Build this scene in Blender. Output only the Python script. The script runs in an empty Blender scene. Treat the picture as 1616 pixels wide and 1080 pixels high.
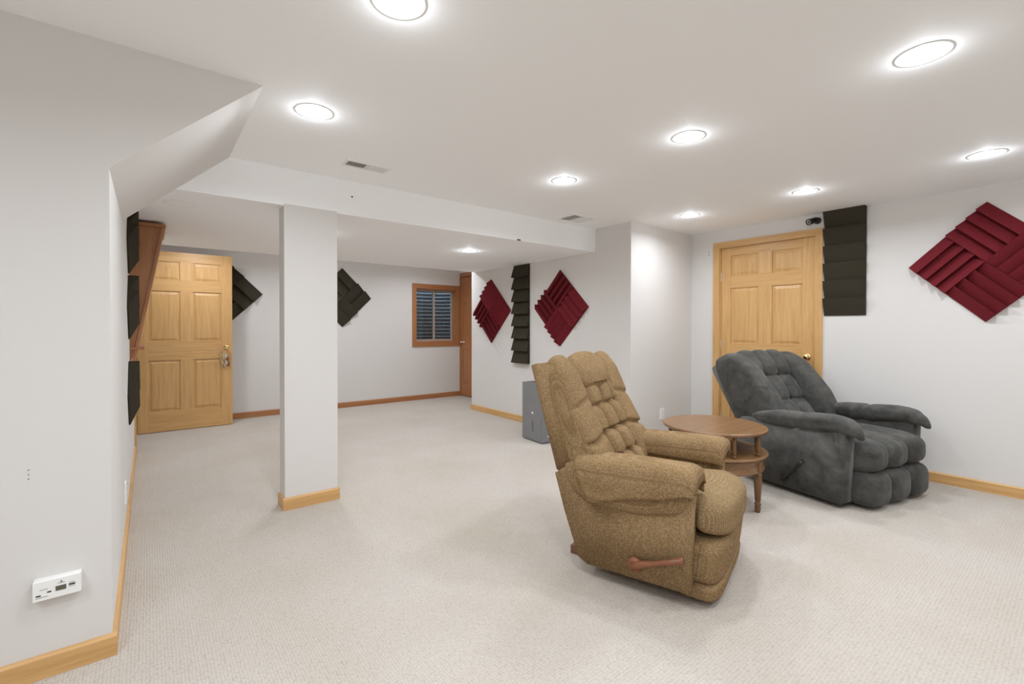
import bpy, bmesh, math, random
import numpy as np
from mathutils import Matrix, Vector
random.seed(4)
R = math.radians
SC = bpy.context.scene
COL = SC.collection

# ------------------------------------------------------------------ camera
f_px, W_px = 727.95, 1616.0
yaw, pitch, roll = R(38.2304), R(.5328), R(.0573)
fwd = Vector((math.sin(yaw)*math.cos(pitch), math.cos(yaw)*math.cos(pitch), -math.sin(pitch)))
r0 = Vector((math.cos(yaw), -math.sin(yaw), 0)); u0 = r0.cross(fwd)
rt = r0*math.cos(roll)+u0*math.sin(roll); upv = u0*math.cos(roll)-r0*math.sin(roll)
cd = bpy.data.cameras.new('camera'); cam = bpy.data.objects.new('camera', cd); COL.objects.link(cam)
cd.sensor_width = 36; cd.lens = f_px/W_px*36; cd.shift_y = -16.5/W_px; cd.clip_start = .02
cam.matrix_world = Matrix(((rt.x, upv.x, -fwd.x, 0), (rt.y, upv.y, -fwd.y, 0), (rt.z, upv.z, -fwd.z, 1.18), (0, 0, 0, 1)))
SC.camera = cam

# ------------------------------------------------------------------ world, exposure
wd = bpy.data.worlds.new('sky'); SC.world = wd; wd.use_nodes = True
bg = wd.node_tree.nodes['Background']; bg.inputs[0].default_value = (.62, .78, 1, 1); bg.inputs[1].default_value = 9.0
SC.view_settings.view_transform = 'Standard'
try: SC.view_settings.look = 'None'
except Exception: pass
SC.view_settings.gamma = 1; SC.view_settings.use_curve_mapping = False
SC.view_settings.exposure = 0.0
LAMP_W = 7.5
SC.cycles.max_bounces = 9; SC.cycles.diffuse_bounces = 7

# ------------------------------------------------------------------ measures of the room
H, HL = 2.198, 1.96           # main ceiling, dropped ceiling
YL, XL = 2.188, -.108         # near left wall, stair wall
YB0, YB1 = 3.228, 5.49        # dropped ceiling front / back
XB, YC = 3.644, 2.78          # closet block faces
YCF = 5.56                    # far end of closet block
XR, YF, XD = 4.72, 6.824, 4.235
HB = .078

# ------------------------------------------------------------------ materials
def nmat(name):
    m = bpy.data.materials.new(name); m.use_nodes = True
    nt = m.node_tree; return m, nt, nt.nodes['Principled BSDF']
def N(nt, t, **kw):
    n = nt.nodes.new(t)
    for k, v in kw.items():
        if k in n.inputs: n.inputs[k].default_value = v
        else: setattr(n, k, v)
    return n
def coords(nt, scale=(1, 1, 1), kind='Object'):
    tc = N(nt, 'ShaderNodeTexCoord'); mp = N(nt, 'ShaderNodeMapping'); mp.inputs['Scale'].default_value = scale
    nt.links.new(tc.outputs[kind], mp.inputs['Vector']); return mp.outputs[0]
def ramp(nt, fac, stops):
    r = N(nt, 'ShaderNodeValToRGB'); cr = r.color_ramp
    while len(cr.elements) < len(stops): cr.elements.new(.5)
    for e, (p, c) in zip(cr.elements, stops): e.position = p; e.color = (*c, 1)
    nt.links.new(fac, r.inputs[0]); return r.outputs[0]
def bump(nt, b, h, s, d=.01):
    n = N(nt, 'ShaderNodeBump'); n.inputs['Strength'].default_value = s; n.inputs['Distance'].default_value = d
    nt.links.new(h, n.inputs['Height']); nt.links.new(n.outputs[0], b.inputs['Normal'])
def simple(name, col, rough=.5, metal=0, spec=None):
    m, nt, b = nmat(name); b.inputs['Base Color'].default_value = (*col, 1); b.inputs['Roughness'].default_value = rough
    b.inputs['Metallic'].default_value = metal
    if spec is not None: b.inputs['Specular IOR Level'].default_value = spec
    return m
def paint(name, col):
    m, nt, b = nmat(name)
    v = coords(nt); n = N(nt, 'ShaderNodeTexNoise', Scale=140, Detail=2)
    nt.links.new(v, n.inputs['Vector']); bump(nt, b, n.outputs[0], .05, .002)
    b.inputs['Base Color'].default_value = (*col, 1); b.inputs['Roughness'].default_value = .75; b.inputs['Specular IOR Level'].default_value = .25
    return m
def wood(name, c0, c1, axis='z', rough=.4, fine=1.0):
    m, nt, b = nmat(name)
    sc = {'x': (1.2, 26, 26), 'y': (26, 1.2, 26), 'z': (26, 26, 1.2)}[axis]
    v = coords(nt, [s*fine for s in sc])
    n = N(nt, 'ShaderNodeTexNoise', Scale=1.6, Detail=5, Roughness=.6, Distortion=.6); nt.links.new(v, n.inputs['Vector'])
    n2 = N(nt, 'ShaderNodeTexNoise', Scale=7, Detail=3); nt.links.new(v, n2.inputs['Vector'])
    mx = N(nt, 'ShaderNodeMath', operation='MULTIPLY_ADD'); mx.inputs[1].default_value = .35
    nt.links.new(n2.outputs[0], mx.inputs[0]); nt.links.new(n.outputs[0], mx.inputs[2])
    c = ramp(nt, mx.outputs[0], [(.42, c1), (.85, c0)])
    nt.links.new(c, b.inputs['Base Color']); b.inputs['Roughness'].default_value = rough
    bump(nt, b, mx.outputs[0], .08, .002)
    return m

M = {}
M['wall'] = paint('white_wall_paint', (.695, .675, .65))
M['ceil'] = paint('white_ceiling_paint', (.94, .945, .945))
pine0, pine1 = (.66, .40, .165), (.51, .285, .10)
M['pine_x'] = wood('pine_x', pine0, pine1, 'x'); M['pine_y'] = wood('pine_y', pine0, pine1, 'y'); M['pine_z'] = wood('pine_z', pine0, pine1, 'z')
far0, far1 = (.42, .185, .075), (.33, .13, .045)
M['oak_x'] = wood('oak_x', far0, far1, 'x'); M['oak_y'] = wood('oak_y', far0, far1, 'y'); M['oak_z'] = wood('oak_z', far0, far1, 'z')
M['table_x'] = wood('table_top_wood', (.255, .135, .058), (.165, .08, .032), 'x', .32, .6)
M['table_z'] = wood('table_leg_wood', (.20, .10, .04), (.12, .055, .02), 'z', .35)
M['lever_wood'] = wood('lever_wood', (.26, .10, .045), (.16, .055, .025), 'x', .4)
M['dark_wood'] = wood('rocker_wood', (.22, .11, .05), (.13, .06, .03), 'x', .5)
M['brass'] = simple('brass', (.86, .66, .32), .16, 1)
M['steel'] = simple('steel', (.7, .68, .64), .3, 1)
M['plastic_white'] = simple('white_plastic', (.86, .86, .84), .35)
M['plastic_black'] = simple('black_plastic', (.012, .011, .01), .3)
M['lcd'] = simple('lcd_screen', (.11, .105, .07), .2)
M['print'] = simple('grey_print', (.12, .12, .12), .6)
M['vent_white'] = simple('vent_enamel', (.82, .81, .79), .45)
M['vent_dark'] = simple('vent_shadow', (.16, .15, .125), .8)
M['vinyl'] = simple('vinyl_frame', (.42, .35, .29), .5)
M['dehum'] = simple('grey_plastic', (.20, .20, .205), .4)
M['dehum2'] = simple('dark_grey_plastic', (.09, .09, .092), .5)
M['cord'] = simple('tan_cord', (.62, .5, .3), .8)
M['hole'] = simple('hole_dark', (.02, .018, .016), .9)
def carpet():
    m, nt, b = nmat('berber_carpet')
    v = coords(nt, (96, 80, 90)); vo = N(nt, 'ShaderNodeTexVoronoi', Scale=1.0, Randomness=.38); nt.links.new(v, vo.inputs['Vector'])
    v2 = coords(nt); n = N(nt, 'ShaderNodeTexNoise', Scale=260, Detail=2); nt.links.new(v2, n.inputs['Vector'])
    n3 = N(nt, 'ShaderNodeTexNoise', Scale=1.6, Detail=3); nt.links.new(v2, n3.inputs['Vector'])
    h = N(nt, 'ShaderNodeMath', operation='MULTIPLY_ADD'); h.inputs[1].default_value = -1.0
    nt.links.new(vo.outputs['Distance'], h.inputs[0]); nt.links.new(n.outputs[0], h.inputs[2])
    c = ramp(nt, vo.outputs['Distance'], [(.15, (.60, .555, .505)), (.62, (.52, .47, .415)), (.95, (.35, .31, .265))])
    st = ramp(nt, n3.outputs[0], [(.3, (.93, .91, .87)), (.62, (1, 1, 1))])
    mx = N(nt, 'ShaderNodeMix', data_type='RGBA', blend_type='MULTIPLY'); mx.inputs[0].default_value = 1
    nt.links.new(c, mx.inputs[6]); nt.links.new(st, mx.inputs[7]); nt.links.new(mx.outputs[2], b.inputs['Base Color'])
    b.inputs['Roughness'].default_value = .95; b.inputs['Specular IOR Level'].default_value = .1
    bump(nt, b, h.outputs[0], .7, .006)
    return m
M['carpet'] = carpet()
def weave(name, c0, c1, ribs=False):
    m, nt, b = nmat(name)
    v = coords(nt, (300, 300, 300)); vo = N(nt, 'ShaderNodeTexVoronoi', Scale=1, Randomness=.5); nt.links.new(v, vo.inputs['Vector'])
    v2 = coords(nt); n = N(nt, 'ShaderNodeTexNoise', Scale=190, Detail=2); nt.links.new(v2, n.inputs['Vector'])
    n3 = N(nt, 'ShaderNodeTexNoise', Scale=7, Detail=3); nt.links.new(v2, n3.inputs['Vector'])
    ad = N(nt, 'ShaderNodeMath', operation='MULTIPLY_ADD'); ad.inputs[1].default_value = .9
    nt.links.new(n.outputs[0], ad.inputs[0]); nt.links.new(vo.outputs['Distance'], ad.inputs[2])
    hh = ad.outputs[0]
    if ribs:
        wv = N(nt, 'ShaderNodeTexWave', bands_direction='Y', Scale=34, Distortion=1.2, Detail=1); nt.links.new(v2, wv.inputs['Vector'])
        a2 = N(nt, 'ShaderNodeMath', operation='MULTIPLY_ADD'); a2.inputs[1].default_value = -.22
        nt.links.new(wv.outputs['Fac'], a2.inputs[0]); nt.links.new(hh, a2.inputs[2])
        a3 = N(nt, 'ShaderNodeMath', operation='ADD'); a3.inputs[1].default_value = .15
        nt.links.new(a2.outputs[0], a3.inputs[0]); hh = a3.outputs[0]
    c = ramp(nt, hh, [(.45, c0), (1.1, c1)])
    st = ramp(nt, n3.outputs[0], [(.3, (.86, .84, .82)), (.7, (1, 1, 1))])
    mx = N(nt, 'ShaderNodeMix', data_type='RGBA', blend_type='MULTIPLY'); mx.inputs[0].default_value = 1
    nt.links.new(c, mx.inputs[6]); nt.links.new(st, mx.inputs[7]); nt.links.new(mx.outputs[2], b.inputs['Base Color'])
    b.inputs['Roughness'].default_value = .95; b.inputs['Specular IOR Level'].default_value = .08
    bump(nt, b, hh, -.45, .003)
    return m
M['tan'] = weave('tan_tweed', (.55, .40, .235), (.20, .125, .058))
M['tan_seat'] = weave('tan_tweed_ribbed', (.56, .43, .265), (.22, .145, .07), True)
def velvet(name, c0, c1):
    m, nt, b = nmat(name)
    v = coords(nt); n = N(nt, 'ShaderNodeTexNoise', Scale=9, Detail=5, Roughness=.65, Distortion=.5); nt.links.new(v, n.inputs['Vector'])
    n2 = N(nt, 'ShaderNodeTexNoise', Scale=300, Detail=1); nt.links.new(v, n2.inputs['Vector'])
    c = ramp(nt, n.outputs[0], [(.35, c1), (.68, c0)]); nt.links.new(c, b.inputs['Base Color'])
    b.inputs['Roughness'].default_value = .9; b.inputs['Specular IOR Level'].default_value = .15
    b.inputs['Sheen Weight'].default_value = .16; b.inputs['Sheen Roughness'].default_value = .4
    ad = N(nt, 'ShaderNodeMath', operation='MULTIPLY_ADD'); ad.inputs[1].default_value = .12
    nt.links.new(n2.outputs[0], ad.inputs[0]); nt.links.new(n.outputs[0], ad.inputs[2])
    bump(nt, b, ad.outputs[0], .35, .012)
    return m
M['velvet'] = velvet('grey_velvet', (.104, .100, .090), (.046, .046, .042))
def foam(name, c0, c1):
    m, nt, b = nmat(name)
    v = coords(nt); n = N(nt, 'ShaderNodeTexNoise', Scale=420, Detail=2); nt.links.new(v, n.inputs['Vector'])
    c = ramp(nt, n.outputs[0], [(.35, c1), (.7, c0)]); nt.links.new(c, b.inputs['Base Color'])
    b.inputs['Roughness'].default_value = 1; b.inputs['Specular IOR Level'].default_value = .05
    bump(nt, b, n.outputs[0], .2, .002); return m
M['foam_red'] = foam('burgundy_foam', (.21, .027, .036), (.12, .014, .018))
M['foam_dark'] = foam('charcoal_foam', (.062, .053, .037), (.038, .032, .022))
def emit(name, s):
    m, nt, b = nmat(name); b.inputs['Base Color'].default_value = (.9, .9, .9, 1)
    b.inputs['Emission Color'].default_value = (1, .98, .95, 1); b.inputs['Emission Strength'].default_value = s; return m
M['lens'] = emit('lit_lens', 6)
def glass():
    m, nt, b = nmat('window_glass'); out = nt.nodes['Material Output']
    t = N(nt, 'ShaderNodeBsdfTransparent'); t.inputs[0].default_value = (.86, .92, .92, 1)
    g = N(nt, 'ShaderNodeBsdfGlossy', Roughness=.03); mx = N(nt, 'ShaderNodeMixShader'); mx.inputs[0].default_value = .07
    nt.links.new(t.outputs[0], mx.inputs[1]); nt.links.new(g.outputs[0], mx.inputs[2]); nt.links.new(mx.outputs[0], out.inputs[0]); return m
M['glass'] = glass()
def galv():
    m, nt, b = nmat('galvanised_steel'); v = coords(nt)
    n = N(nt, 'ShaderNodeTexNoise', Scale=30, Detail=4); nt.links.new(v, n.inputs['Vector'])
    c = ramp(nt, n.outputs[0], [(.3, (.16, .19, .21)), (.7, (.28, .31, .34))]); nt.links.new(c, b.inputs['Base Color'])
    b.inputs['Metallic'].default_value = .5; b.inputs['Roughness'].default_value = .5; return m
M['galv'] = galv()

# ------------------------------------------------------------------ mesh helpers
def link(name, me, mat, parent=None, smooth=False):
    if mat is not None and not me.materials: me.materials.append(M[mat])
    if smooth: me.polygons.foreach_set('use_smooth', [True]*len(me.polygons))
    o = bpy.data.objects.new(name, me); COL.objects.link(o)
    if parent is not None: o.parent = parent
    return o
def from_bm(name, bm, mat, parent=None, smooth=False, bev=0, seg=2):
    if bev:
        bmesh.ops.bevel(bm, geom=[e for e in bm.edges if len(e.link_faces) == 2 and e.calc_face_angle(0) > .5], offset=bev, segments=seg, profile=.6, affect='EDGES')
    bmesh.ops.recalc_face_normals(bm, faces=bm.faces)
    me = bpy.data.meshes.new(name); bm.to_mesh(me); bm.free()
    return link(name, me, mat, parent, smooth)
def add_box(bm, a, b):
    v = [bm.verts.new((x, y, z)) for z in (a[2], b[2]) for y in (a[1], b[1]) for x in (a[0], b[0])]
    for q in ((0, 2, 3, 1), (4, 5, 7, 6), (0, 1, 5, 4), (2, 6, 7, 3), (0, 4, 6, 2), (1, 3, 7, 5)): bm.faces.new([v[i] for i in q])
def box(name, a, b, mat, parent=None, bev=0):
    bm = bmesh.new(); add_box(bm, a, b); return from_bm(name, bm, mat, parent, bev=bev)
def boxes(name, lst, mat, parent=None, bev=0):
    bm = bmesh.new()
    for a, b in lst: add_box(bm, a, b)
    return from_bm(name, bm, mat, parent, bev=bev)
def add_prism(bm, pts, axis, a, b):
    def P(p, t): return {'x': (t, p[0], p[1]), 'y': (p[0], t, p[1]), 'z': (p[0], p[1], t)}[axis]
    v0 = [bm.verts.new(P(p, a)) for p in pts]; v1 = [bm.verts.new(P(p, b)) for p in pts]
    bm.faces.new(v0); bm.faces.new(v1[::-1]); n = len(pts)
    for i in range(n): bm.faces.new((v0[i], v0[(i+1) % n], v1[(i+1) % n], v1[i]))
def prism(name, pts, axis, a, b, mat, parent=None, bev=0, seg=2, smooth=False):
    bm = bmesh.new(); add_prism(bm, pts, axis, a, b); return from_bm(name, bm, mat, parent, bev=bev, seg=seg, smooth=smooth)
def lathe(name, prof, mat, parent=None, n=24, mtx=None, smooth=True, caps=True):
    bm = bmesh.new(); rings = []
    for r, z in prof:
        rings.append([bm.verts.new((max(r, 1e-5)*math.cos(2*math.pi*i/n), max(r, 1e-5)*math.sin(2*math.pi*i/n), z)) for i in range(n)])
    for a, b in zip(rings, rings[1:]):
        for i in range(n): bm.faces.new((a[i], a[(i+1) % n], b[(i+1) % n], b[i]))
    if caps: bm.faces.new(rings[0][::-1]); bm.faces.new(rings[-1])
    if mtx is not None: bmesh.ops.transform(bm, matrix=mtx, verts=bm.verts)
    o = from_bm(name, bm, mat, parent, smooth=False)
    if smooth:
        for p in o.data.polygons: p.use_smooth = len(p.vertices) == 4
    return o
def tube(name, path, rad, mat, parent=None, n=8):
    bm = bmesh.new(); pts = [Vector(p) for p in path]; rings = []
    rads = rad if isinstance(rad, (list, tuple)) else [rad]*len(pts)
    for i, p in enumerate(pts):
        t = (pts[min(i+1, len(pts)-1)]-pts[max(i-1, 0)]).normalized()
        a = t.cross(Vector((.31, .2, .93))).normalized(); b = t.cross(a)
        rings.append([bm.verts.new(p+rads[i]*(a*math.cos(2*math.pi*k/n)+b*math.sin(2*math.pi*k/n))) for k in range(n)])
    for a, b in zip(rings, rings[1:]):
        for k in range(n): bm.faces.new((a[k], a[(k+1) % n], b[(k+1) % n], b[k]))
    bm.faces.new(rings[0][::-1]); bm.faces.new(rings[-1])
    return from_bm(name, bm, mat, parent, smooth=True)
def cube_sphere(n):
    verts = {}; faces = []
    def vid(p):
        k = tuple(round(c*n) for c in p)
        if k not in verts: verts[k] = (len(verts), p)
        return verts[k][0]
    g = [-1+2*i/n for i in range(n+1)]
    for ax in range(3):
        for s in (-1, 1):
            for i in range(n):
                for j in range(n):
                    q = []
                    for a, b in ((i, j), (i+1, j), (i+1, j+1), (i, j+1)):
                        p = [0, 0, 0]; p[ax] = s; p[(ax+1) % 3] = g[a]; p[(ax+2) % 3] = g[b]; q.append(vid(tuple(p)))
                    faces.append(q if s > 0 else q[::-1])
    v = [None]*len(verts)
    for i, p in verts.values(): v[i] = p
    return np.array(v), faces
_cs = {}
def blob(name, deform, mat, parent, n=12, e=4.0, keep=None, off=None):
    """soft cushion: a superellipsoid on a cube grid, bent into place by deform(a, b, c) with a, b, c in -1..1"""
    if n not in _cs: _cs[n] = cube_sphere(n)
    v, f = _cs[n]
    t = np.tan(v*math.pi/4*.97)/math.tan(math.pi/4*.97)
    q = t/(np.sum(np.abs(t)**e, axis=1)**(1/e))[:, None]
    pts = [tuple(deform(*p)) for p in q]
    if keep is not None: f = [x for x in f if all(keep(*q[i]) for i in x)]
    me = bpy.data.meshes.new(name); me.from_pydata(pts, [], f); me.update()
    if keep is not None:
        bm = bmesh.new(); bm.from_mesh(me); bmesh.ops.delete(bm, geom=[x for x in bm.verts if not x.link_faces], context='VERTS'); bm.to_mesh(me); bm.free()
    return link(name, me, mat, parent, True)
def empty(name, loc=(0, 0, 0), rz=0):
    o = bpy.data.objects.new(name, None); COL.objects.link(o); o.location = loc; o.rotation_euler = (0, 0, rz); o.empty_display_size = .1; return o
def tag(o, label, cat, group=None, kind=None):
    o['label'] = label; o['category'] = cat
    if group: o['group'] = group
    if kind: o['kind'] = kind
    return o
def struct(o, label, cat): return tag(o, label, cat, None, 'structure')
def lerp(x, pts):
    return float(np.interp(x, [p[0] for p in pts], [p[1] for p in pts]))
def copy_tree(o, parent=None):
    c = o.copy(); COL.objects.link(c)
    if parent is not None: c.parent = parent
    for ch in o.children: copy_tree(ch, c)
    return c

# ------------------------------------------------------------------ the room shell
XW, YW = -2.3, -1.7   # side and back walls behind the camera
struct(box('floor', (XW-.2, YW-.2, -.1), (XR+.2, YF+.15, 0), 'carpet'), 'cream berber loop carpet over the whole basement floor', 'floor')
struct(box('ceiling', (XW-.2, YW-.2, H), (XR+.2, YF+.15, H+.1), 'ceil'), 'smooth white main ceiling with round recessed lights', 'ceiling')
struct(box('ceiling_lower', (XL-.02, YB0, HL), (XB+.02, YB1, H+.02), 'ceil', bev=.004), 'white dropped ceiling section behind the post, with a deep front face', 'ceiling')
struct(prism('wall_left', [(XW-.1, 0), (XL, 0), (XL, 1.748), (.385, H), (.385, H+.02), (XW-.1, H+.02)], 'y', YL, YB0, 'wall', bev=.009, seg=3), 'white wall at left with an angled underside of the stairs', 'wall')
struct(boxes('wall_stair', [((XL-.11, YB0-.01, 0), (XL, 5.57, H)), ((XL-.11, 5.57, 2.06), (XL, 6.49, H)), ((XL-.11, 6.49, 0), (XL, YF+.05, H))], 'wall'), 'white side wall of the stairs leading back to the open door', 'wall')
struct(box('wall_hall', (-1.5, YB0, 0), (-1.4, YF+.1, H), 'wall'), 'white wall of the hall beyond the open door', 'wall')
WX0, WX1, WZ0, WZ1 = 3.395, 4.15, .935, 1.815   # window opening
struct(boxes('wall_far', [((-1.5, YF, 0), (WX0, YF+.15, H)), ((WX1, YF, 0), (XR+.2, YF+.15, H)), ((WX0, YF, 0), (WX1, YF+.15, WZ0)), ((WX0, YF, WZ1), (WX1, YF+.15, H))], 'wall'), 'white far wall with a small window and charcoal foam diamonds', 'wall')
struct(box('wall_closet', (XB, YC, 0), (XR+.2, YCF, H), 'wall', bev=.006), 'white boxed-out wall carrying two burgundy foam diamonds and a charcoal strip', 'wall')
struct(boxes('wall_recess', [((XD, YCF-.02, 0), (XD+.1, 5.62, H)), ((XD, 6.80, 0), (XD+.1, YF+.01, H)), ((XD, 5.62, 2.10), (XD+.1, 6.80, H)), ((XD+.6, YCF, 0), (XD+.7, YF, H))], 'wall'), 'white wall around the closet door in the far corner', 'wall')
DY0, DY1 = 1.565, 2.46
struct(boxes('wall_right', [((XR, YW-.2, 0), (XR+.12, DY0, H)), ((XR, DY1, 0), (XR+.12, YC+.01, H)), ((XR, DY0, 2.01), (XR+.12, DY1, H)), ((XR+.09, DY0-.1, 0), (XR+.2, DY1+.1, H))], 'wall'), 'white wall at right with a pine door and foam panels', 'wall')
struct(box('wall_back', (XW-.2, YW-.12, 0), (XR+.2, YW, H), 'wall'), 'white wall behind the viewer', 'wall')
struct(box('wall_side', (XW-.12, YW, 0), (XW, YL+.1, H), 'wall'), 'white wall beside the viewer', 'wall')
CX0, CX1 = .684, 1.017
struct(box('column', (CX0, YB0-.001, 0), (CX1, YB0+.14, HL+.01), 'wall', bev=.007), 'white square post standing on the carpet under the dropped ceiling', 'column')

def baseboard(name, p, q, nrm, mat, label=None, parent=None):
    """board along p->q, face pushed out along nrm"""
    p, q = Vector((*p, 0)), Vector((*q, 0)); d = (q-p); L = d.length; d.normalize(); n = Vector((*nrm, 0))
    T = .0135; prof = [(0, 0), (T, 0), (T, HB-.009), (T*.72, HB-.003), (T*.35, HB), (0, HB)]
    bm = bmesh.new(); v0, v1 = [], []
    for a, z in prof:
        v0.append(bm.verts.new(p+n*a+Vector((0, 0, z)))); v1.append(bm.verts.new(q+n*a+Vector((0, 0, z))))
    bm.faces.new(v0); bm.faces.new(v1[::-1])
    for i in range(len(prof)):
        j = (i+1) % len(prof); bm.faces.new((v0[i], v0[j], v1[j], v1[i]))
    o = from_bm(name, bm, mat, parent)
    if label: struct(o, label, 'baseboard')
    return o
T = .0135
baseboard('baseboard_left', (XW, YL), (XL+T, YL), (0, -1), 'pine_x', 'pine baseboard along the near left wall')
baseboard('baseboard_stair', (XL, YL+.0005), (XL, 5.50), (1, 0), 'pine_y', 'pine baseboard running back along the stair wall')
baseboard('baseboard_far', (XL, YF), (XD, YF), (0, -1), 'oak_x', 'reddish oak baseboard below the window on the far wall')
baseboard('baseboard_closet', (XB, YC), (XB, YCF+T), (-1, 0), 'pine_y', 'pine baseboard under the burgundy diamonds on the boxed-out wall')
baseboard('baseboard_alcove', (XB-T, YC), (XR, YC), (0, -1), 'pine_x', 'pine baseboard on the short wall with the outlet')
baseboard('baseboard_right', (XR, YW), (XR, DY0-.06), (-1, 0), 'pine_y', 'pine baseboard along the right wall under the big burgundy diamond')
bc = empty('baseboard_column', (0, 0, 0)); struct(bc, 'pine baseboard wrapped around the foot of the white post', 'baseboard')
baseboard('board', (CX0-T, YB0-.001), (CX1+.004, YB0-.001), (0, -1), 'pine_x', parent=bc)
baseboard('board', (CX0, YB0-.0005), (CX0, YB0+.14), (-1, 0), 'pine_y', parent=bc)
baseboard('board', (CX1, YB0), (CX1, YB0+.14), (1, 0), 'pine_y', parent=bc)

# ------------------------------------------------------------------ doors
def six_panel(root, w, h, cols, rows, woodz, woodx, th=.036):
    """local x along the width, -y is the side that shows, z up"""
    xs = [0]+[c for pr in cols for c in pr]+[w]
    for a, b in ((0, cols[0][0]), (cols[-1][1], w)):
        box('stile', (a, 0, 0), (b, th, h), woodz, root, bev=.0025)
    rz = [(0, rows[0][0])]+[(rows[i][1], rows[i+1][0]) for i in range(len(rows)-1)]+[(rows[-1][1], h)]
    for a, b in rz: box('rail', (cols[0][0]+.0004, .0006, a), (cols[-1][1]-.0004, th-.0006, b), woodx, root, bev=.0025)
    if len(cols) > 1:
        for a, b in rows: box('mullion', (cols[0][1], .0003, a+.0004), (cols[1][0], th-.0003, b-.0004), woodz, root, bev=.0025)
    for (x0, x1) in cols:
        for (z0, z1) in rows:
            bm = bmesh.new(); D = .011; m = .034
            def ring(dx, y): return [bm.verts.new(p) for p in ((x0+dx, y, z0+dx), (x1-dx, y, z0+dx), (x1-dx, y, z1-dx), (x0+dx, y, z1-dx))]
            rr = [ring(0, th-D), ring(0, D), ring(.010, D), ring(m, .004), ring(m+.002, .0035)]
            bm.faces.new(rr[0]); bm.faces.new(rr[-1][::-1])
            for a, b in zip(rr, rr[1:]):
                for i in range(4): bm.faces.new((a[i], a[(i+1) % 4], b[(i+1) % 4], b[i]))
            from_bm('panel', bm, woodz, root)
def knob(root, x, z, y=0, s=1):
    mt = Matrix.Translation((x, y, z)) @ Matrix.Rotation(R(90), 4, 'X')
    k = lathe('knob', [(.030*s, 0), (.030*s, .004), (.024*s, .008), (.011*s, .011), (.010*s, .028), (.018*s, .034), (.026*s, .043), (.027*s, .052), (.021*s, .061), (.008*s, .065)], 'brass', root, 20, mt)
    k['label'] = 'polished brass knob'; return k
ROWS = [(.225, .80), (1.01, 1.578), (1.70, 1.912)]
# door_1: closed door in the right wall. local x -> -Y, local -y -> -X
d1 = empty('door_1', (XR+.012, 2.4495, .008)); d1.rotation_euler = (0, 0, R(-90)); struct(d1, 'closed six panel pine door behind the grey recliner', 'door')
six_panel(d1, .8735, 1.992, [(.0975, .374), (.4985, .762)], ROWS, 'pine_z', 'pine_x')
knob(d1, .81, .905)
for z in (1.70, 1.0, .25):
    hg = box('hinge', (-.010, -.010, z-.045), (.006, .004, z+.045), 'steel', d1, bev=.003)
def casing_leg(root, a, b): return box('casing', a, b, 'pine_z', root, bev=.004)
cz = empty('trim_1', (0, 0, 0)); struct(cz, 'pine casing around the closed door in the right wall', 'door frame')
casing_leg(cz, (XR-.016, 2.459, 0), (XR+.001, 2.528, 2.066)); casing_leg(cz, (XR-.016, 1.516, 0), (XR+.001, 1.572, 2.066))
box('casing', (XR-.0165, 1.5165, 2.006), (XR+.001, 2.5275, 2.068), 'pine_y', cz, bev=.004)
boxes('jamb', [((XR, 2.451, 0), (XR+.09, 2.461, 2.01)), ((XR, 1.564, 0), (XR+.09, 1.574, 2.01)), ((XR, 1.574, 2.001), (XR+.09, 2.451, 2.011))], 'pine_z', cz)
# door_2: open door in the stair wall
d2 = empty('door_2', (XL+.006, 6.478, .006)); struct(d2, 'open six panel pine door at left with keys on its knob', 'door')
six_panel(d2, .897, 2.022, [(.096, .386), (.506, .785)], ROWS, 'pine_z', 'pine_x')
knob(d2, .835, .93)
box('latch_plate', (.8965, .006, .90), (.8985, .030, .96), 'steel', d2)
for z in (1.75, 1.0, .25): box('hinge', (-.005, .030, z-.045), (.012, .044, z+.045), 'steel', d2, bev=.003)
cz2 = empty('trim_2', (0, 0, 0)); struct(cz2, 'pine casing of the doorway in the stair wall', 'door frame')
box('casing', (XL-.001, 5.505, 0), (XL+.016, 5.565, 2.10), 'pine_z', cz2, bev=.004)
box('casing', (XL-.001, 6.530, 0), (XL+.016, 6.59, 2.10), 'pine_z', cz2, bev=.004)
box('casing', (XL-.001, 5.505, 2.102), (XL+.016, 6.59, 2.16), 'pine_y', cz2, bev=.004)
boxes('jamb', [((XL-.11, 5.565, 0), (XL, 5.58, 2.06)), ((XL-.11, 6.522, 0), (XL, 6.53, 2.06))], 'pine_z', cz2)
# door_3: bifold closet door in the far corner
d3 = empty('door_3', (XD-.002, 6.795, .01)); d3.rotation_euler = (0, 0, R(-90)); struct(d3, 'reddish oak bifold closet door in the far corner beside the window', 'door')
for k in range(4):
    lf = box('leaf_core', (k*.292+.002, .012, 0), (k*.292+.289, .03, 2.02), 'oak_z', d3)
    sx = k*.292
    for a, b in ((.002, .062), (.229, .289)): box('stile', (sx+a, 0, 0), (sx+b, .036, 2.02), 'oak_z', d3, bev=.002)
    for a, b in ((0, .22), (.80, 1.0), (1.58, 1.70), (1.91, 2.02)): box('rail', (sx+.062, .001, a), (sx+.229, .035, b), 'oak_y', d3, bev=.002)
    for a, b in ((.22, .80), (1.0, 1.58), (1.70, 1.91)): box('panel', (sx+.072, .006, a+.02), (sx+.219, .03, b-.02), 'oak_z', d3, bev=.006)
mk = Matrix.Rotation(R(90), 4, 'X')
for x in (.045, .12):
    kk = lathe('knob', [(.010, 0), (.007, .01), (.010, .018), (.016, .024), (.014, .033), (.004, .036)], 'plastic_white', d3, 14, Matrix.Translation((x, 0, .915)) @ mk); kk['label'] = 'small white knob'
cz3 = empty('trim_3', (0, 0, 0)); struct(cz3, 'reddish oak head casing above the closet door', 'door frame')
box('casing', (XD-.016, 5.60, 2.04), (XD+.001, 6.80, 2.105), 'oak_y', cz3, bev=.003)
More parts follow.
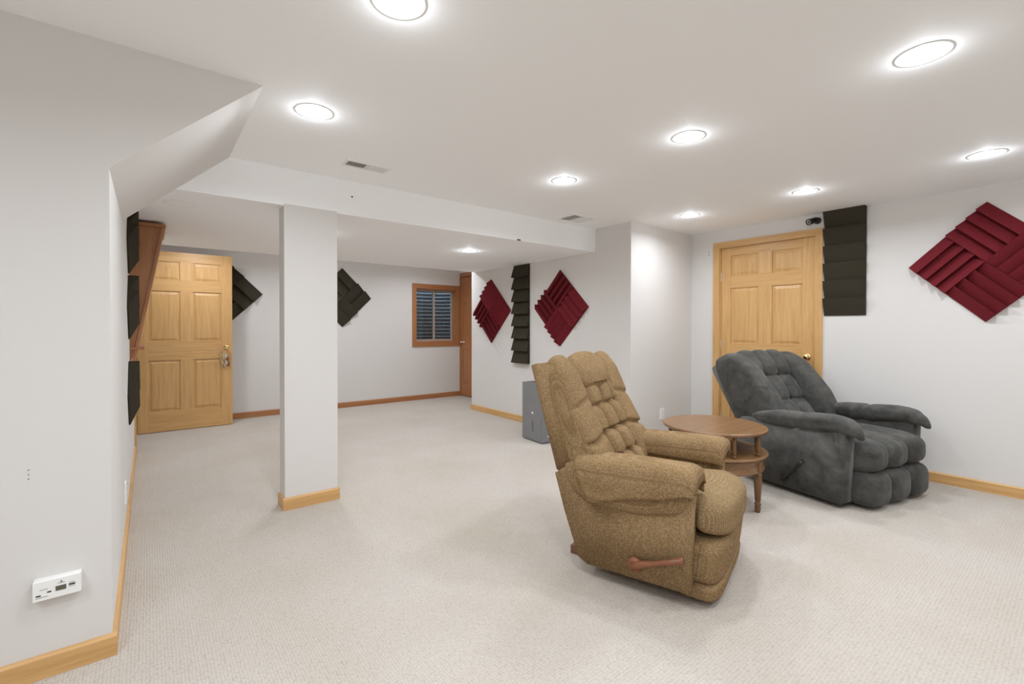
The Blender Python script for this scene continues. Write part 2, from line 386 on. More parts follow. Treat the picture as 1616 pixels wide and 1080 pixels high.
box('casing', (XD-.012, 6.798, 0), (XD+.001, 6.822, 2.105), 'oak_z', cz3, bev=.003)

# ------------------------------------------------------------------ window
w1 = empty('window_1', (0, 0, 0)); struct(w1, 'small sliding basement window with oak casing and a corrugated well outside', 'window')
ox0, ox1, oz0, oz1 = 3.33, 4.213, .862, 1.888
box('casing', (ox0, YF-.016, oz0), (WX0+.006, YF+.001, oz1), 'oak_z', w1, bev=.004)
box('casing', (WX1-.006, YF-.016, oz0), (ox1, YF+.001, oz1), 'oak_z', w1, bev=.004)
box('casing', (WX0+.006, YF-.0155, WZ1-.006), (WX1-.006, YF+.001, oz1), 'oak_x', w1, bev=.004)
box('casing', (WX0+.006, YF-.0155, oz0), (WX1-.006, YF+.001, WZ0+.006), 'oak_x', w1, bev=.004)
for nm, a, b, mt in (('jamb', (WX0-.002, YF, WZ0), (WX0+.010, YF+.13, WZ1), 'oak_z'), ('jamb', (WX1-.010, YF, WZ0), (WX1+.002, YF+.13, WZ1), 'oak_z'), ('jamb', (WX0+.010, YF, WZ1-.010), (WX1-.010, YF+.13, WZ1+.002), 'oak_x'), ('jamb', (WX0+.010, YF, WZ0-.002), (WX1-.010, YF+.13, WZ0+.010), 'oak_x')):
    box(nm, a, b, mt, w1)
yy = YF+.085; xa, xb, za, zb = WX0+.010, WX1-.010, WZ0+.010, WZ1-.010; xm = (xa+xb)/2
for i, (p, q, dy) in enumerate(((xa, xm+.015, 0), (xm-.015, xb, .022))):
    for a, b in (((p, yy+dy, za), (p+.03, yy+dy+.02, zb)), ((q-.03, yy+dy, za), (q, yy+dy+.02, zb)), ((p+.03, yy+dy, za), (q-.03, yy+dy+.02, za+.035)), ((p+.03, yy+dy, zb-.035), (q-.03, yy+dy+.02, zb))):
        box('sash', a, b, 'vinyl', w1, bev=.002)
    box('pane', (p+.029, yy+dy+.008, za+.03), (q-.029, yy+dy+.012, zb-.03), 'glass', w1)
# corrugated well outside
bm = bmesh.new(); rows = []
nz, na = 150, 28
for i in range(nz+1):
    z = .5+i*1.75/nz; rr = .52+.030*math.sin(2*math.pi*z/.064)
    rows.append([bm.verts.new((3.80+1.05*rr*math.cos(math.pi*j/na), YF+.151+rr*.9*math.sin(math.pi*j/na), z)) for j in range(na+1)])
for a, b in zip(rows, rows[1:]):
    for j in range(na): bm.faces.new((a[j], a[j+1], b[j+1], b[j]))
ww = from_bm('window_well', bm, 'galv', w1, smooth=True); ww['label'] = 'corrugated galvanised steel well outside the glass'
box('gravel_bed', (-.62+3.8, YF+.151, .42), (.62+3.8, YF+.9, .5), 'hole', ww)

# ------------------------------------------------------------------ recessed lights
LX, LY = (.62, 2.27, 3.865), (.41, 1.36, 2.30)
def downlight(x, y, z, label, watt=LAMP_W, lit=True):
    t = empty('recessed_light', (x, y, z)); tag(t, label, 'ceiling light', 'round recessed ceiling lights')
    lathe('trim_ring', [(.074, 0), (.086, 0), (.0865, -.0008), (.084, -.0018), (.078, -.0022), (.0735, -.0018)], 'plastic_white', t, 40, caps=False)
    lathe('lens', [(.0745, -.0005), (.0745, -.0014), (.07, -.0016), (.03, -.0018)], 'lens' if lit else 'ceil', t, 40)
    if lit:
        ld = bpy.data.lights.new('light', 'AREA'); ld.shape = 'DISK'; ld.size = .148; ld.energy = watt; ld.color = (.91, .965, 1.04); ld.spread = R(160)
        lo = bpy.data.objects.new('lamp_glow', ld); COL.objects.link(lo); lo.parent = t; lo.location = (0, 0, -.006)
        pd = bpy.data.lights.new('added_fill', 'POINT'); pd.shadow_soft_size = .011; pd.energy = watt*.19; pd.color = ld.color  # point fill added to each fixture to lift ceiling and upper walls
        po = bpy.data.objects.new('added_fill_glow', pd); COL.objects.link(po); po.parent = t; po.location = (0, 0, -.021)
    return t
names = {(.62, 1.36): 'lit recessed light cut off by the top edge of the photo', (.62, 2.30): 'lit recessed light nearest the sloped stair underside', (2.27, .41): 'largest lit recessed light at the upper right', (2.27, 1.36): 'lit recessed light in the middle of the main ceiling', (2.27, 2.30): 'lit recessed light between the two ceiling vents, above the tan recliner', (3.865, .41): 'lit recessed light above the big burgundy diamond at right', (3.865, 1.36): 'lit recessed light in front of the pine door and charcoal strip', (3.865, 2.30): 'lit recessed light nearest the corner left of the pine door'}
for x in LX:
    for y in LY:
        downlight(x, y, H, names.get((x, y), 'lit recessed light above the viewer'))
for x, y in ((.62, -.54), (2.27, -.54), (3.865, -.54), (-1.0, .41), (-1.0, .95), (-1.0, -.54)): downlight(x, y, H, 'added unseen recessed light in the ceiling behind the viewer')  # out-of-view lamps added for more light in the main room
downlight(2.572, 3.972, HL, 'lit recessed light in the dropped ceiling near the burgundy diamonds', LAMP_W)
downlight(1.1, 3.972, HL, 'added recessed light, unseen behind the white post')  # unseen lamp, added to lighten the dropped ceiling zone
downlight(.16, 3.60, HL, 'unlit white recessed light cover behind the stair slope', 0, False)
downlight(.45, 5.9, H, 'added unseen recessed light above the open door', LAMP_W*1.2)  # this lamp and those below: unseen, added to brighten the far end
downlight(1.9, 5.9, H, 'added unseen recessed light before the middle of the far wall', LAMP_W*1.2)
downlight(3.3, 5.9, H, 'added unseen recessed light above the window area', LAMP_W*1.2)

# ------------------------------------------------------------------ ceiling vents
def vent(x0, x1, y0, y1, label, dark_half):
    t = empty('ceiling_vent', ((x0+x1)/2, (y0+y1)/2, H)); tag(t, label, 'vent', 'ceiling vents')
    hx, hy = (x1-x0)/2, (y1-y0)/2; m = .018
    boxes('backing', [((-hx+.004, -hy+.004, -.002), (hx-.004, hy-.004, 0))], 'vent_dark', t)
    for a, b in (((-hx, -hy, -.008), (hx, -hy+m, 0)), ((-hx, hy-m, -.008), (hx, hy, 0)), ((-hx, -hy+m, -.008), (-hx+m, hy-m, 0)), ((hx-m, -hy+m, -.008), (hx, hy-m, 0)), ((-.006, -hy+m, -.0075), (.006, hy-m, 0))):
        box('frame', a, b, 'vent_white', t, bev=.002)
    n = 20; sl = None
    for i in range(n):
        x = -hx+m+(i+.5)*(2*hx-2*m)/n
        if abs(x) < .010: continue
        o = box('slat', (-.0058, -hy+m, -.0006), (.0058, hy-m, .0006), 'vent_white', t) if sl is None else link('slat', sl.data, None, t)
        sl = sl or o
        o.location = (x, 0, -.0045); o.rotation_euler = (0, R(38 if x > 0 else -38), 0)
vent(.942, 1.226, 2.805, 2.92, 'long white ceiling vent above the post with a grey half', True)
vent(2.995, 3.28, 2.905, 3.12, 'squarish white ceiling vent near the boxed-out wall corner', False)

# ------------------------------------------------------------------ acoustic foam
TS = .305; TH = .058
_wm = {}
def wedge_mesh(k, mat):
    if (k, mat) not in _wm:
        p = TS/k; L = TS/2-.001; bm = bmesh.new()
        add_prism(bm, [(-p/2+.0005, .006), (p/2-.0005, .006), (p/2-.0005, TH), (-p/2+.0005, .008)], 'x', -L, L)
        bmesh.ops.recalc_face_normals(bm, faces=bm.faces)
        me = bpy.data.meshes.new('wedge'); bm.to_mesh(me); bm.free(); me.materials.append(M[mat])
        bs = bpy.data.meshes.new('foam_tile'); bm = bmesh.new(); add_box(bm, (-L, -L, 0), (L, L, .0062)); bmesh.ops.recalc_face_normals(bm, faces=bm.faces); bm.to_mesh(bs); bm.free(); bs.materials.append(M[mat])
        _wm[(k, mat)] = (me, bs)
    return _wm[(k, mat)]
def foam_panel(loc, right, normal, diamond, tiles, k, mat, label, group):
    r = Vector(right); n = Vector(normal); u = Vector((0, 0, 1))
    if diamond: a = (r+u).normalized(); b = (u-r).normalized()
    else: a, b = r, u
    t = bpy.data.objects.new('acoustic_panel', None); COL.objects.link(t); t.empty_display_size = .1
    t.matrix_world = Matrix(((a.x, b.x, n.x, loc[0]), (a.y, b.y, n.y, loc[1]), (a.z, b.z, n.z, loc[2]), (0, 0, 0, 1)))
    tag(t, label, 'acoustic panel', group)
    me, bs = wedge_mesh(k, mat)
    for (cx, cy, rot) in tiles:
        tl = link('foam_tile', bs, None, t); tl.location = (cx*TS, cy*TS, 0); tl.rotation_euler = (0, 0, R(rot))
        for i in range(k):
            w = link('wedge', me, None, tl); w.location = (0, (i+.5)*TS/k-TS/2, 0)
    return t
PW = [(.5, .5, 90), (-.5, .5, 180), (-.5, -.5, -90), (.5, -.5, 0)]
PM = [(.5, .5, 180), (.5, -.5, 90), (-.5, -.5, 0), (-.5, .5, -90)]
NY, NX = (0, -1, 0), (-1, 0, 0)
foam_panel((XR-.001, .496, 1.651), NY, NX, True, PW, 4, 'foam_red', 'big burgundy foam diamond cut off by the right edge of the photo', 'burgundy foam diamonds')
foam_panel((XB-.001, 5.07, 1.395), NY, NX, True, PW, 4, 'foam_red', 'burgundy foam diamond left of the charcoal strip, next to the closet corner', 'burgundy foam diamonds')
foam_panel((XB-.001, 3.745, 1.397), NY, NX, True, PM, 4, 'foam_red', 'burgundy foam diamond right of the charcoal strip, above the tan recliner', 'burgundy foam diamonds')
foam_panel((XB-.001, 4.425, 1.345), NY, NX, False, [(0, j-1.5, 180) for j in range(4)], 2, 'foam_dark', 'tall charcoal foam strip hung between two burgundy diamonds', 'charcoal foam strips')
foam_panel((XR-.001, 1.352, 1.742), NY, NX, False, [(0, j-1, 0) for j in range(3)], 2, 'foam_dark', 'charcoal foam strip beside the pine door, reaching the ceiling', 'charcoal foam strips')
PX = (1, 0, 0)
foam_panel((.754, YF-.001, 1.61), PX, NY, True, PM, 2, 'foam_dark', 'charcoal foam diamond half hidden behind the open door', 'charcoal foam diamonds')
foam_panel((2.22, YF-.001, 1.61), PX, NY, True, PW, 2, 'foam_dark', 'charcoal foam diamond half hidden behind the white post', 'charcoal foam diamonds')
for z, lb in ((1.752, 'topmost charcoal foam tile on the stair wall, seen edge-on under the slope'), (1.312, 'middle charcoal foam tile on the stair wall, beside the oak cabinet'), (.735, 'lowest charcoal foam tile on the stair wall, below the oak cabinet')):
    foam_panel((XL+.001, 4.02, z), (0, 1, 0), (1, 0, 0), True, [(0, 0, -90)], 2, 'foam_dark', lb, 'charcoal tiles on the stair wall')

# ------------------------------------------------------------------ wedge-shaped oak wall cabinet on the stair wall
oc = empty('wall_cabinet', (XL, 4.30, .93)); tag(oc, 'wedge-shaped oak cabinet on the stair wall, wide at the top', 'cabinet')
for y in (0, .58):
    prism('side_panel', [(0, .06), (.02, .06), (.185, .97), (.185, .985), (0, .985)], 'y', y, y+.018, 'oak_z', oc, bev=.0015)
prism('front_board', [(.012, .0), (.030, .0), (.205, .985), (.186, .985)], 'y', -.010, .608, 'oak_z', oc, bev=.002)
box('top_rail', (0, -.014, .986), (.212, .612, 1.010), 'oak_x', oc, bev=.003)
box('ledge', (0, -.018, .085), (.085, .616, .105), 'oak_x', oc, bev=.003)
prism('bracket', [(0, 0), (.006, 0), (.038, .085), (0, .085)], 'y', -.004, .016, 'oak_z', oc)

# ------------------------------------------------------------------ small wall things
co = empty('gas_alarm', (-.245, YL, .305)); tag(co, 'white plug-in gas alarm with a small grey display low on the left wall', 'alarm')
bm = bmesh.new(); add_box(bm, (-.058, -.036, -.031), (.058, 0, .031)); o = from_bm('body', bm, 'plastic_white', co, bev=.009, seg=3)
box('display', (-.004, -.0372, -.010), (.022, -.0355, .006), 'lcd', co)
box('display_bezel', (-.007, -.0366, -.0125), (.025, -.0352, .0085), 'plastic_white', co)
for x, z, w, h in ((-.045, -.014, .006, .002), (-.019, -.007, .005, .002), (.036, .0015, .008, .0025)):
    box('slot', (x-w, -.0368, z-h), (x+w, -.0355, z+h), 'hole', co)
for x, z, w, h in ((.036, .008, .007, .0008), (.036, -.005, .007, .0008), (.010, .014, .009, .0008), (-.032, .004, .010, .0008), (-.032, -.020, .010, .0008), (-.045, -.021, .006, .0008)):
    box('print_line', (x-w, -.0364, z-h), (x+w, -.0355, z+h), 'dehum', co)
lathe('indicator', [(.0025, 0), (.0025, .001)], 'print', co, 10, Matrix.Translation((.010, -.0362, .019)) @ Matrix.Rotation(R(90), 4, 'X'))
def outlet(loc, rz, label):
    t = empty('outlet_cover', loc, rz); tag(t, label, 'outlet', 'white wall outlets')
    box('plate', (-.035, -.006, -.057), (.035, 0, .057), 'plastic_white', t, bev=.003)
    for z in (-.02, .02):
        r = box('receptacle', (-.016, -.008, z-.014), (.016, -.0055, z+.014), 'plastic_white', t, bev=.003)
        for x in (-.006, .006): box('slot', (x-.001, -.0085, z-.004), (x+.001, -.0078, z+.005), 'hole', r)
outlet((4.163, YC, .285), 0, 'white outlet cover low on the short wall behind the round table')
outlet((XL, 3.33, .262), R(90), 'white outlet cover seen edge-on low on the stair wall')
# bullet camera above the pine door
sc = empty('security_camera', (XR, 1.562, 2.138)); tag(sc, 'small black bullet camera on the wall above the pine door', 'security camera')
toX = Matrix.Rotation(R(-90), 4, 'Y')
lathe('base', [(.030, 0), (.030, .008), (.025, .014), (.012, .016)], 'plastic_black', sc, 24, toX)
tube('arm', [(-.012, 0, 0), (-.035, .004, -.002), (-.05, .012, -.004)], .011, 'plastic_black', sc, 10)
dirv = Vector((-.75, .38, -.28)).normalized(); q = dirv.to_track_quat('Z', 'Y').to_matrix().to_4x4()
bmx = Matrix.Translation((-.045, .012, 0)) @ q
lathe('body', [(.016, -.03), (.024, -.02), (.026, 0), (.027, .05), (.027, .066), (.022, .066), (.021, .055)], 'plastic_black', sc, 24, bmx)
lathe('lens_ring', [(.019, .057), (.019, .062), (.012, .062), (.011, .059)], 'steel', sc, 24, bmx, caps=False)
lathe('lens', [(.010, .056), (.009, .061), (.004, .063)], 'plastic_black', sc, 16, bmx)
# holes and marks left in the walls
def hole(loc, r, axis, label, sx=1):
    mt = Matrix.Translation(loc) @ (Matrix.Rotation(R(90), 4, 'X') if axis == 'y' else Matrix.Rotation(R(-90), 4, 'Y')) @ Matrix.Diagonal((sx, 1, 1, 1))
    o = lathe('screw_hole', [(r, 0), (r, .0012), (r*.6, .0016)], 'hole', None, 10, mt); tag(o, label, 'screw hole', 'old screw holes')
hole((1.12, YB0, 2.09), .006, 'y', 'small dark hole in the dropped ceiling face, below the long vent')
hole((2.62, YB0-.001, HL+.006), .006, 'y', 'short dark slot on the lower edge of the dropped ceiling', 4)
for i, z in enumerate((1.985, 1.955)): hole((XR, 2.585, z), .005, 'x', ('upper' if i == 0 else 'lower')+' small screw hole in the wall left of the pine door frame')
for i, z in enumerate((.705, .69, .675)): hole((-.315, YL, z), .0016, 'y', ('upper', 'middle', 'lower')[i]+' tiny nail hole in the left wall above the gas alarm')
# keys on the open door
ky = empty('key_lanyard', (XL+.006+.835, 6.478-.05, .93)); tag(ky, 'tan cord and keys hanging from the knob of the open door', 'keys')
tube('cord', [(.02, -.004, -.02), (-.02, -.008, .005), (-.055, 0, -.03), (-.07, .02, -.09), (-.06, .03, -.14), (-.045, .034, -.19), (-.055, .036, -.24)], .006, 'cord', ky)
tube('cord', [(-.06, .018, -.06), (-.035, .022, -.11), (-.045, .03, -.16), (-.02, .034, -.21), (-.01, .036, -.235)], .0055, 'cord', ky)
tube('cord', [(-.05, .012, -.05), (-.025, .02, -.09), (-.03, .03, -.13)], .005, 'cord', ky)
for i, (x, z, m) in enumerate(((-.005, -.09, 'steel'), (.012, -.13, 'dark_wood'), (.0, -.165, 'steel'), (.022, -.19, 'dark_wood'))):
    k = box('key', (x-.013, .030, z-.03), (x+.013, .036, z+.018), m, ky, bev=.002)

# ------------------------------------------------------------------ dehumidifier
dh = empty('dehumidifier', (3.245, 3.61, 0), R(-4)); tag(dh, 'grey plastic dehumidifier standing behind the tan recliner', 'dehumidifier')
bm = bmesh.new(); add_box(bm, (-.13, -.17, .012), (.13, .17, .60)); from_bm('body', bm, 'dehum', dh, bev=.022, seg=3)
bm = bmesh.new(); add_box(bm, (-.1325, -.155, .03), (-.125, .155, .262)); from_bm('tank', bm, 'dehum', dh, bev=.003)
box('tank_window', (-.1345, -.022, .105), (-.1315, -.008, .215), 'dehum2', dh)
lathe('button', [(.012, 0), (.012, .004), (.009, .006)], 'plastic_white', dh, 16, Matrix.Translation((-.130, -.01, .295)) @ toX)
box('top_panel', (-.10, -.14, .599), (.10, .14, .604), 'dehum2', dh, bev=.002)
box('base', (-.12, -.16, 0), (.12, .16, .014), 'dehum2', dh)
lathe('drain_cap', [(.008, 0), (.008, .003)], 'plastic_white', dh, 12, Matrix.Translation((-.05, -.1698, .07)) @ Matrix.Rotation(R(90), 4, 'X'))

# ------------------------------------------------------------------ two-tier round side table
tb = empty('side_table', (3.05, 1.63, 0)); tag(tb, 'round two-tier wooden side table between the two recliners', 'table')
lathe('table_top', [(.05, .492), (.31, .492), (.322, .495), (.33, .503), (.332, .510), (.329, .516), (.318, .519), (.312, .5185), (.0, .5185)], 'table_x', tb, 72)
lathe('shelf', [(.05, .338), (.318, .338), (.33, .343), (.334, .350), (.330, .357), (.318, .360), (.0, .360)], 'table_x', tb, 72)
lathe('apron', [(.26, .252), (.308, .252), (.312, .256), (.312, .262), (.306, .265), (.306, .283), (.303, .287), (.306, .291), (.306, .318), (.312, .322), (.316, .338), (.26, .338)], 'table_x', tb, 72)
for a in (270, 0, 90, 180):
    for da in (0, -38):
        c, s = math.cos(R(a+da)), math.sin(R(a+da)); sc_ = 1.0 if da == 0 else .8
        p = lathe('post', [(r*sc_, z) for r, z in ((.016, .360), (.016, .372), (.011, .378), (.0125, .384), (.016, .392), (.0165, .40), (.0145, .44), (.0135, .465), (.011, .470), (.016, .474), (.017, .482), (.016, .4925))], 'table_z', tb, 14)
        p.location = (.296*c, .296*s, 0)
    c, s = math.cos(R(a)), math.sin(R(a))
    lg = lathe('leg', [(.020, .256), (.024, .246), (.0245, .236), (.020, .230), (.0225, .222), (.022, .19), (.0185, .11), (.0145, .066), (.014, .062), (.020, .057), (.0205, .050), (.015, .046), (.018, .036), (.0185, .022), (.014, .006), (.012, 0)], 'table_z', tb, 16)
    lg.location = (.296*c, .296*s, 0)
    for k in range(6):
        fl = tube('flute', [(.0222*math.cos(k*1.047), .0222*math.sin(k*1.047), .212), (.0152*math.cos(k*1.047), .0152*math.sin(k*1.047), .072)], [.0028, .002], 'table_z', lg, 6)
    bk = lathe('leg_block', [(.023, .255), (.026, .262), (.026, .318), (.023, .337)], 'table_z', tb, 12); bk.location = (.296*c, .296*s, 0)

# ------------------------------------------------------------------ tan recliner (local x forward, y to the sitter's left)
tc = empty('recliner', (2.0, 1.455, 0), R(-73)); tag(tc, 'tan tweed rocker recliner with button-tufted back in the foreground', 'recliner')
for s in (-1, 1):
    prism('side_panel', [(.318, .072), (.332, .085), (.335, .48), (.28, .50), (-.26, .50), (-.308, .465), (-.255, .29), (-.209, .165), (-.18, .09), (-.135, .066)], 'y', s*.36, s*.275, 'tan', tc, bev=.014, seg=3, smooth=True)
    def armf(a, b, c, s=s):
        x = .036+.302*a; zb = lerp(x, [(-.27, .455), (-.19, .375), (-.10, .345), (.1, .347), (.33, .382)]); zt = lerp(x, [(-.27, .535), (-.15, .562), (.1, .575), (.34, .578)])
        bul = 1+.05*math.cos(c*1.3)
        return (x, s*(.303+.079*b*bul+.012*(1-c)*0.5*0), (zb+zt)/2+(zt-zb)/2*c)
    blob('arm', armf, 'tan', tc, 22, 4.2)
    # loose arm cover
    bm = bmesh.new(); rows = []; nu, nv = 30, 26
    for i in range(nu+1):
        row = []
        for j in range(nv+1):
            t = j/nv                       # outer hem (0) over the top to the inner hem (1)
            xr = -.11-.09*math.sin(min(t, .5)*math.pi) if t < .5 else -.20
            x = xr+(.347-xr)*i/nu
            a = max(-.995, min(.98, (x-.036)/.302))
            ze = lerp(x, [(-.2, .372), (-.10, .372), (.05, .425), (.22, .455), (.347, .497)]); zi = .475
            zb = lerp(x, [(-.27, .455), (-.19, .375), (-.10, .345), (.1, .347), (.33, .382)]); zt = lerp(x, [(-.27, .535), (-.15, .562), (.1, .575), (.34, .578)])
            drop = .012*max(0, (x-.30)/.047)**2
            zc, hz = (zb+zt)/2, (zt-zb)/2
            c0 = max(-.9, (ze-zc)/hz); c1 = (zi-zc)/hz
            if t < .36: c = c0+(.80-c0)*(t/.36); b = (1-min(.999, abs(c))**4.2)**(1/4.2)
            elif t > .72: c = .80+(c1-.80)*((t-.72)/.28); b = -(1-min(.999, abs(c))**4.2)**(1/4.2)
            else:
                u = (t-.36)/.36; b0 = (1-.8**4.2)**(1/4.2); b = b0*(1-2*u); c = (1-abs(b)**4.2)**(1/4.2)
            end = (1-min(1, max(0, (x-.24)/.107))**4.2*.45)
            row.append(bm.verts.new((x, s*(.303+(.079*(1+.05*math.cos(c*1.3))+.0065)*b), zc+(hz+.0065)*c-drop)))
        rows.append(row)
    for p, q in zip(rows, rows[1:]):
        for j in range(nv): bm.faces.new((p[j], p[j+1], q[j+1], q[j]))
    # front fold of the cover
    fr = rows[-1]; lo = [bm.verts.new((v.co.x+.004, v.co.y, max(v.co.z-.045, min(v.co.z, .50)))) for v in fr]
    for j in range(nv): bm.faces.new((fr[j], fr[j+1], lo[j+1], lo[j]))
    oo = from_bm('arm_cover', bm, 'tan', tc, smooth=True); md = oo.modifiers.new('thick', 'SOLIDIFY'); md.thickness = .011; md.offset = 1
    # wooden rocker rails
    bx = box('rocker_rail', (-.31, s*.17-.02, 0), (.18, s*.17+.02, .042), 'dark_wood', tc, bev=.008)
def seatf(a, b, c):
    x = .185+.292*a; hw = lerp(x, [(.28, .218), (.36, .305)]); zt = .465-.02*b*b+.012*math.cos(a*2.2); zb = lerp(x, [(.3, .30), (.47, .255)])
    return (x-.012*b*b*(a > 0)*a, hw*b, (zb+zt)/2+(zt-zb)/2*c)
blob('seat_cushion', seatf, 'tan_seat', tc, 26, 4.0)
blob('footrest', lambda a, b, c: (.36+.10*a-.012*(1-c)-.01*b*b*(a > 0), .312*b, .182+.104*c), 'tan', tc, 18, 5.0)
blob('footrest_skirt', lambda a, b, c: (.345+.095*a-.012*(1-c)*.5, .308*b, .062+.045*c), 'tan', tc, 16, 5.0)
box('base', (-.16, -.27, .038), (.29, .27, .40), 'tan', tc, bev=.01)
FT = [(0, (.005, .43)), (.3, (-.085, .60)), (.62, (-.20, .80)), (.85, (-.262, .95)), (1, (-.315, 1.035))]
RT = [(0, (-.26, .43)), (1, (-.405, .985))]
def BK(t, d, FT=FT, RT=RT):
    fx = np.interp(t, [p[0] for p in FT], [p[1][0] for p in FT]); fz = np.interp(t, [p[0] for p in FT], [p[1][1] for p in FT])
    rx = np.interp(t, [p[0] for p in RT], [p[1][0] for p in RT]); rz = np.interp(t, [p[0] for p in RT], [p[1][1] for p in RT])
    if t > 1: k = t-1; fx -= .35*k*.6; fz += .5*k; rx -= .16*k; rz += .5*k
    if t < 0: fx += -t*.2; fz += t*.5; rz += t*.5
    return rx+(fx-rx)*d, rz+(fz-rz)*d
def backseg(name, y0, y1, t0, t1, d0, d1, mat, parent, n=12, e=3.0, FN=BK, skew=0, **kw):
    def df(a, b, c):
        y = (y0+y1)/2+(y1-y0)/2*b; t = (t0+t1)/2+(t1-t0)/2*c+skew*b; d = (d0+d1)/2+(d1-d0)/2*a
        x, z = FN(t, d); return (x, y, z)
    return blob(name, df, mat, parent, n, e, **kw)
prism('back_shell', [(-.262, .45), (-.312, .478), (-.462, .985), (-.43, .995), (-.33, .99), (-.20, .47)], 'y', -.338, .338, 'tan', tc, bev=.016, seg=3, smooth=True)
for s in (-1, 1):
    def bolf(a, b, c, s=s):
        t = .50+.54*c; y = s*(.258-.012*(1-c)*.5+(.096+.02*(1-min(1, max(0, t/.3))))*b)
        cr = sum(w*math.exp(-((t-k+.03*b)/.018)**2) for k, w in ((.36, .16), (.63, .11)))+.012*math.sin(t*55+b*3)*math.exp(-((t-.75)/.2)**2)*.3
        d = .52+.50*a*(1.06 if t > .6 else 1.0)-(cr if a > 0 else 0)*max(0, a)
        x, z = BK(t, d); return (x, y, z)
    blob('bolster', bolf, 'tan', tc, 56, 3.3)
def tuftf(a, b, c):
    t = .38+.43*c; y = .19*b
    r = (t+.02)/.20; k = math.floor(r); v = r-k; u = y/.135+(.5 if k % 2 == 0 else 0); u -= math.floor(u)
    f = (abs(math.sin(math.pi*u))**.55)*(abs(math.sin(math.pi*v))**.55)
    f = .35*f+.65*min(1, abs(math.sin(math.pi*u))*1.6)**.6*min(1, abs(math.sin(math.pi*v))*2.2)**.6
    d = .55+(.17+.27*f)*a if a > 0 else .55+.22*a
    x, z = BK(t, d); return (x, y, z)
blob('tufted_panel', tuftf, 'tan', tc, 72, 6.0)
def hf(a, b, c, g=0.0):
    y = (.19+g)*b; t = .865+(.165+g)*c; d = .55+(.52+g*2.2)*a; x, z = BK(t, d); return (x, y, z)
blob('headrest', hf, 'tan', tc, 18, 3.2)
o = blob('head_cover', lambda a, b, c: hf(a, b*.74, c, .016), 'tan', tc, 26, 3.2, keep=lambda a, b, c: abs(b) < .9 and (a > .05 or c > .5) and c > -.68)
md = o.modifiers.new('thick', 'SOLIDIFY'); md.thickness = .011
# wooden lever on the near side
lv = lathe('lever_hub', [(.034, 0), (.034, .012), (.028, .022), (.012, .024)], 'lever_wood', tc, 24, Matrix.Translation((.10, -.36, .135)) @ Matrix.Rotation(R(90), 4, 'X'))
tube('lever', [(.09, -.376, .130), (.13, -.380, .148), (.19, -.384, .172), (.25, -.388, .196), (.312, -.390, .222)], [.022, .017, .0115, .0125, .0145], 'lever_wood', tc, 12)

# ------------------------------------------------------------------ grey recliner
gc = empty('recliner', (4.05, 1.272, 0), R(-102.7)); tag(gc, 'overstuffed grey velvet recliner leaning back in front of the pine door', 'recliner')
for s in (-1, 1):
    prism('side_panel', [(.36, .03), (.372, .04), (.385, .50), (.30, .52), (-.36, .48), (-.44, .42), (-.36, .04)], 'y', s*.475, s*.355, 'velvet', gc, bev=.012, seg=3, smooth=True)
    def armg(a, b, c, s=s):
        x = .085+.385*a
        zt = lerp(x, [(-.30, .545), (-.1, .572), (.07, .582), (.26, .600), (.36, .596), (.43, .565), (.47, .53)]); zb = lerp(x, [(-.30, .44), (.1, .455), (.33, .485), (.42, .46), (.47, .42)])
        pin = .012*math.exp(-((x-.075)/.022)**2)+.004*math.sin(x*95)*math.exp(-((x-.42)/.07)**2)
        hw = .098 if x < .33 else .098-.06*max(0, (x-.36)/.11)**2
        return (x, s*(.408+(hw-pin)*b*(1+.06*c)), (zt+zb)/2+((zt-zb)/2-pin)*c)
    blob('arm', armg, 'velvet', gc, 28, 2.9)
def puff(name, x0, x1, y0, y1, z0, z1, e=2.8, n=16, tilt=0, wr=0):
    ph = random.random()*6
    def df(a, b, c):
        w = wr*math.sin(b*9+ph+a*2)*max(0, 1-abs(a)*.3)*abs(a)
        return ((x0+x1)/2+(x1-x0)/2*a+tilt*c+w*.5, (y0+y1)/2+(y1-y0)/2*b, (z0+z1)/2+(z1-z0)/2*c+w)
    return blob(name, df, 'velvet', gc, n, e)
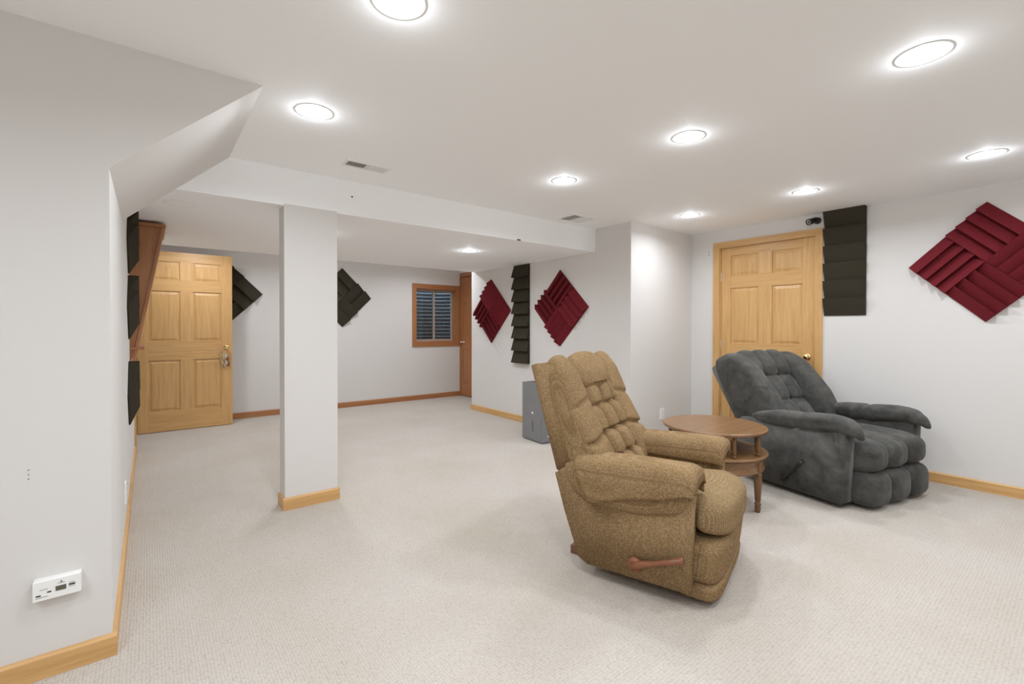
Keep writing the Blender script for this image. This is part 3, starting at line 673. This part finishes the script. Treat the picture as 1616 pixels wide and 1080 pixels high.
for yc in (-.238, 0, .238):
    puff('seat_cushion', -.22, .495, yc-.128, yc+.128, .215, .445, 3.5, 20, wr=.003)
    puff('footrest', .28, .505, yc-.128, yc+.128, .012, .24, 3.5, 16, wr=.002)
box('base', (-.34, -.36, .035), (.33, .36, .30), 'velvet', gc, bev=.01)
FG = [(0, (-.14, .42)), (.35, (-.30, .62)), (.7, (-.44, .83)), (1, (-.545, .985))]
RG = [(0, (-.40, .40)), (1, (-.70, .90))]
def BG(t, d):
    x, z = BK(min(t, 1), d, FG, RG)
    if t > 1: x -= .25*(t-1); z += .4*(t-1)
    return x, z
FGb = [(0, (-.07, .44)), (.35, (-.19, .66)), (.7, (-.37, .87)), (1, (-.53, .985))]
def BGb(t, d):
    x, z = BK(min(t, 1), d, FGb, RG)
    if t > 1: x -= .25*(t-1); z += .4*(t-1)
    return x, z
prism('back_shell', [(-.30, .40), (-.45, .40), (-.700, .80), (-.708, .83), (-.64, .88), (-.38, .48)], 'y', -.405, .405, 'velvet', gc, bev=.02, seg=3, smooth=True)
for s in (-1, 1):
    y0, y1 = (-.425, -.235) if s < 0 else (.235, .425)
    backseg('bolster', y0, y1, -.03, 1.01, -.14, 1.02, 'velvet', gc, 26, 4.4, FN=BGb)
for t0, t1, d1 in ((-.03, .36, .92), (.28, .68, .98), (.60, 1.05, 1.10)):
    for y0, y1 in ((-.265, -.075), (-.10, .10), (.075, .265)):
        backseg('back_pillow', y0, y1, t0, t1, .05, d1, 'velvet', gc, 14, 2.8, FN=BG)
gl = tube('lever', [(-.02, -.487, .085), (.04, -.497, .15), (.10, -.505, .215), (.143, -.508, .262)], [.014, .013, .012, .011], 'plastic_black', gc, 10)
lathe('lever_hub', [(.022, 0), (.022, .014), (.015, .018)], 'plastic_black', gc, 16, Matrix.Translation((-.005, -.474, .10)) @ Matrix.Rotation(R(90), 4, 'X'))
for x in (-.28, .26):
    for y in (-.30, .30): lathe('foot', [(.025, 0), (.025, .03), (.03, .037)], 'plastic_black', gc, 12, Matrix.Translation((x, y, 0)))
bpy.context.view_layer.update()
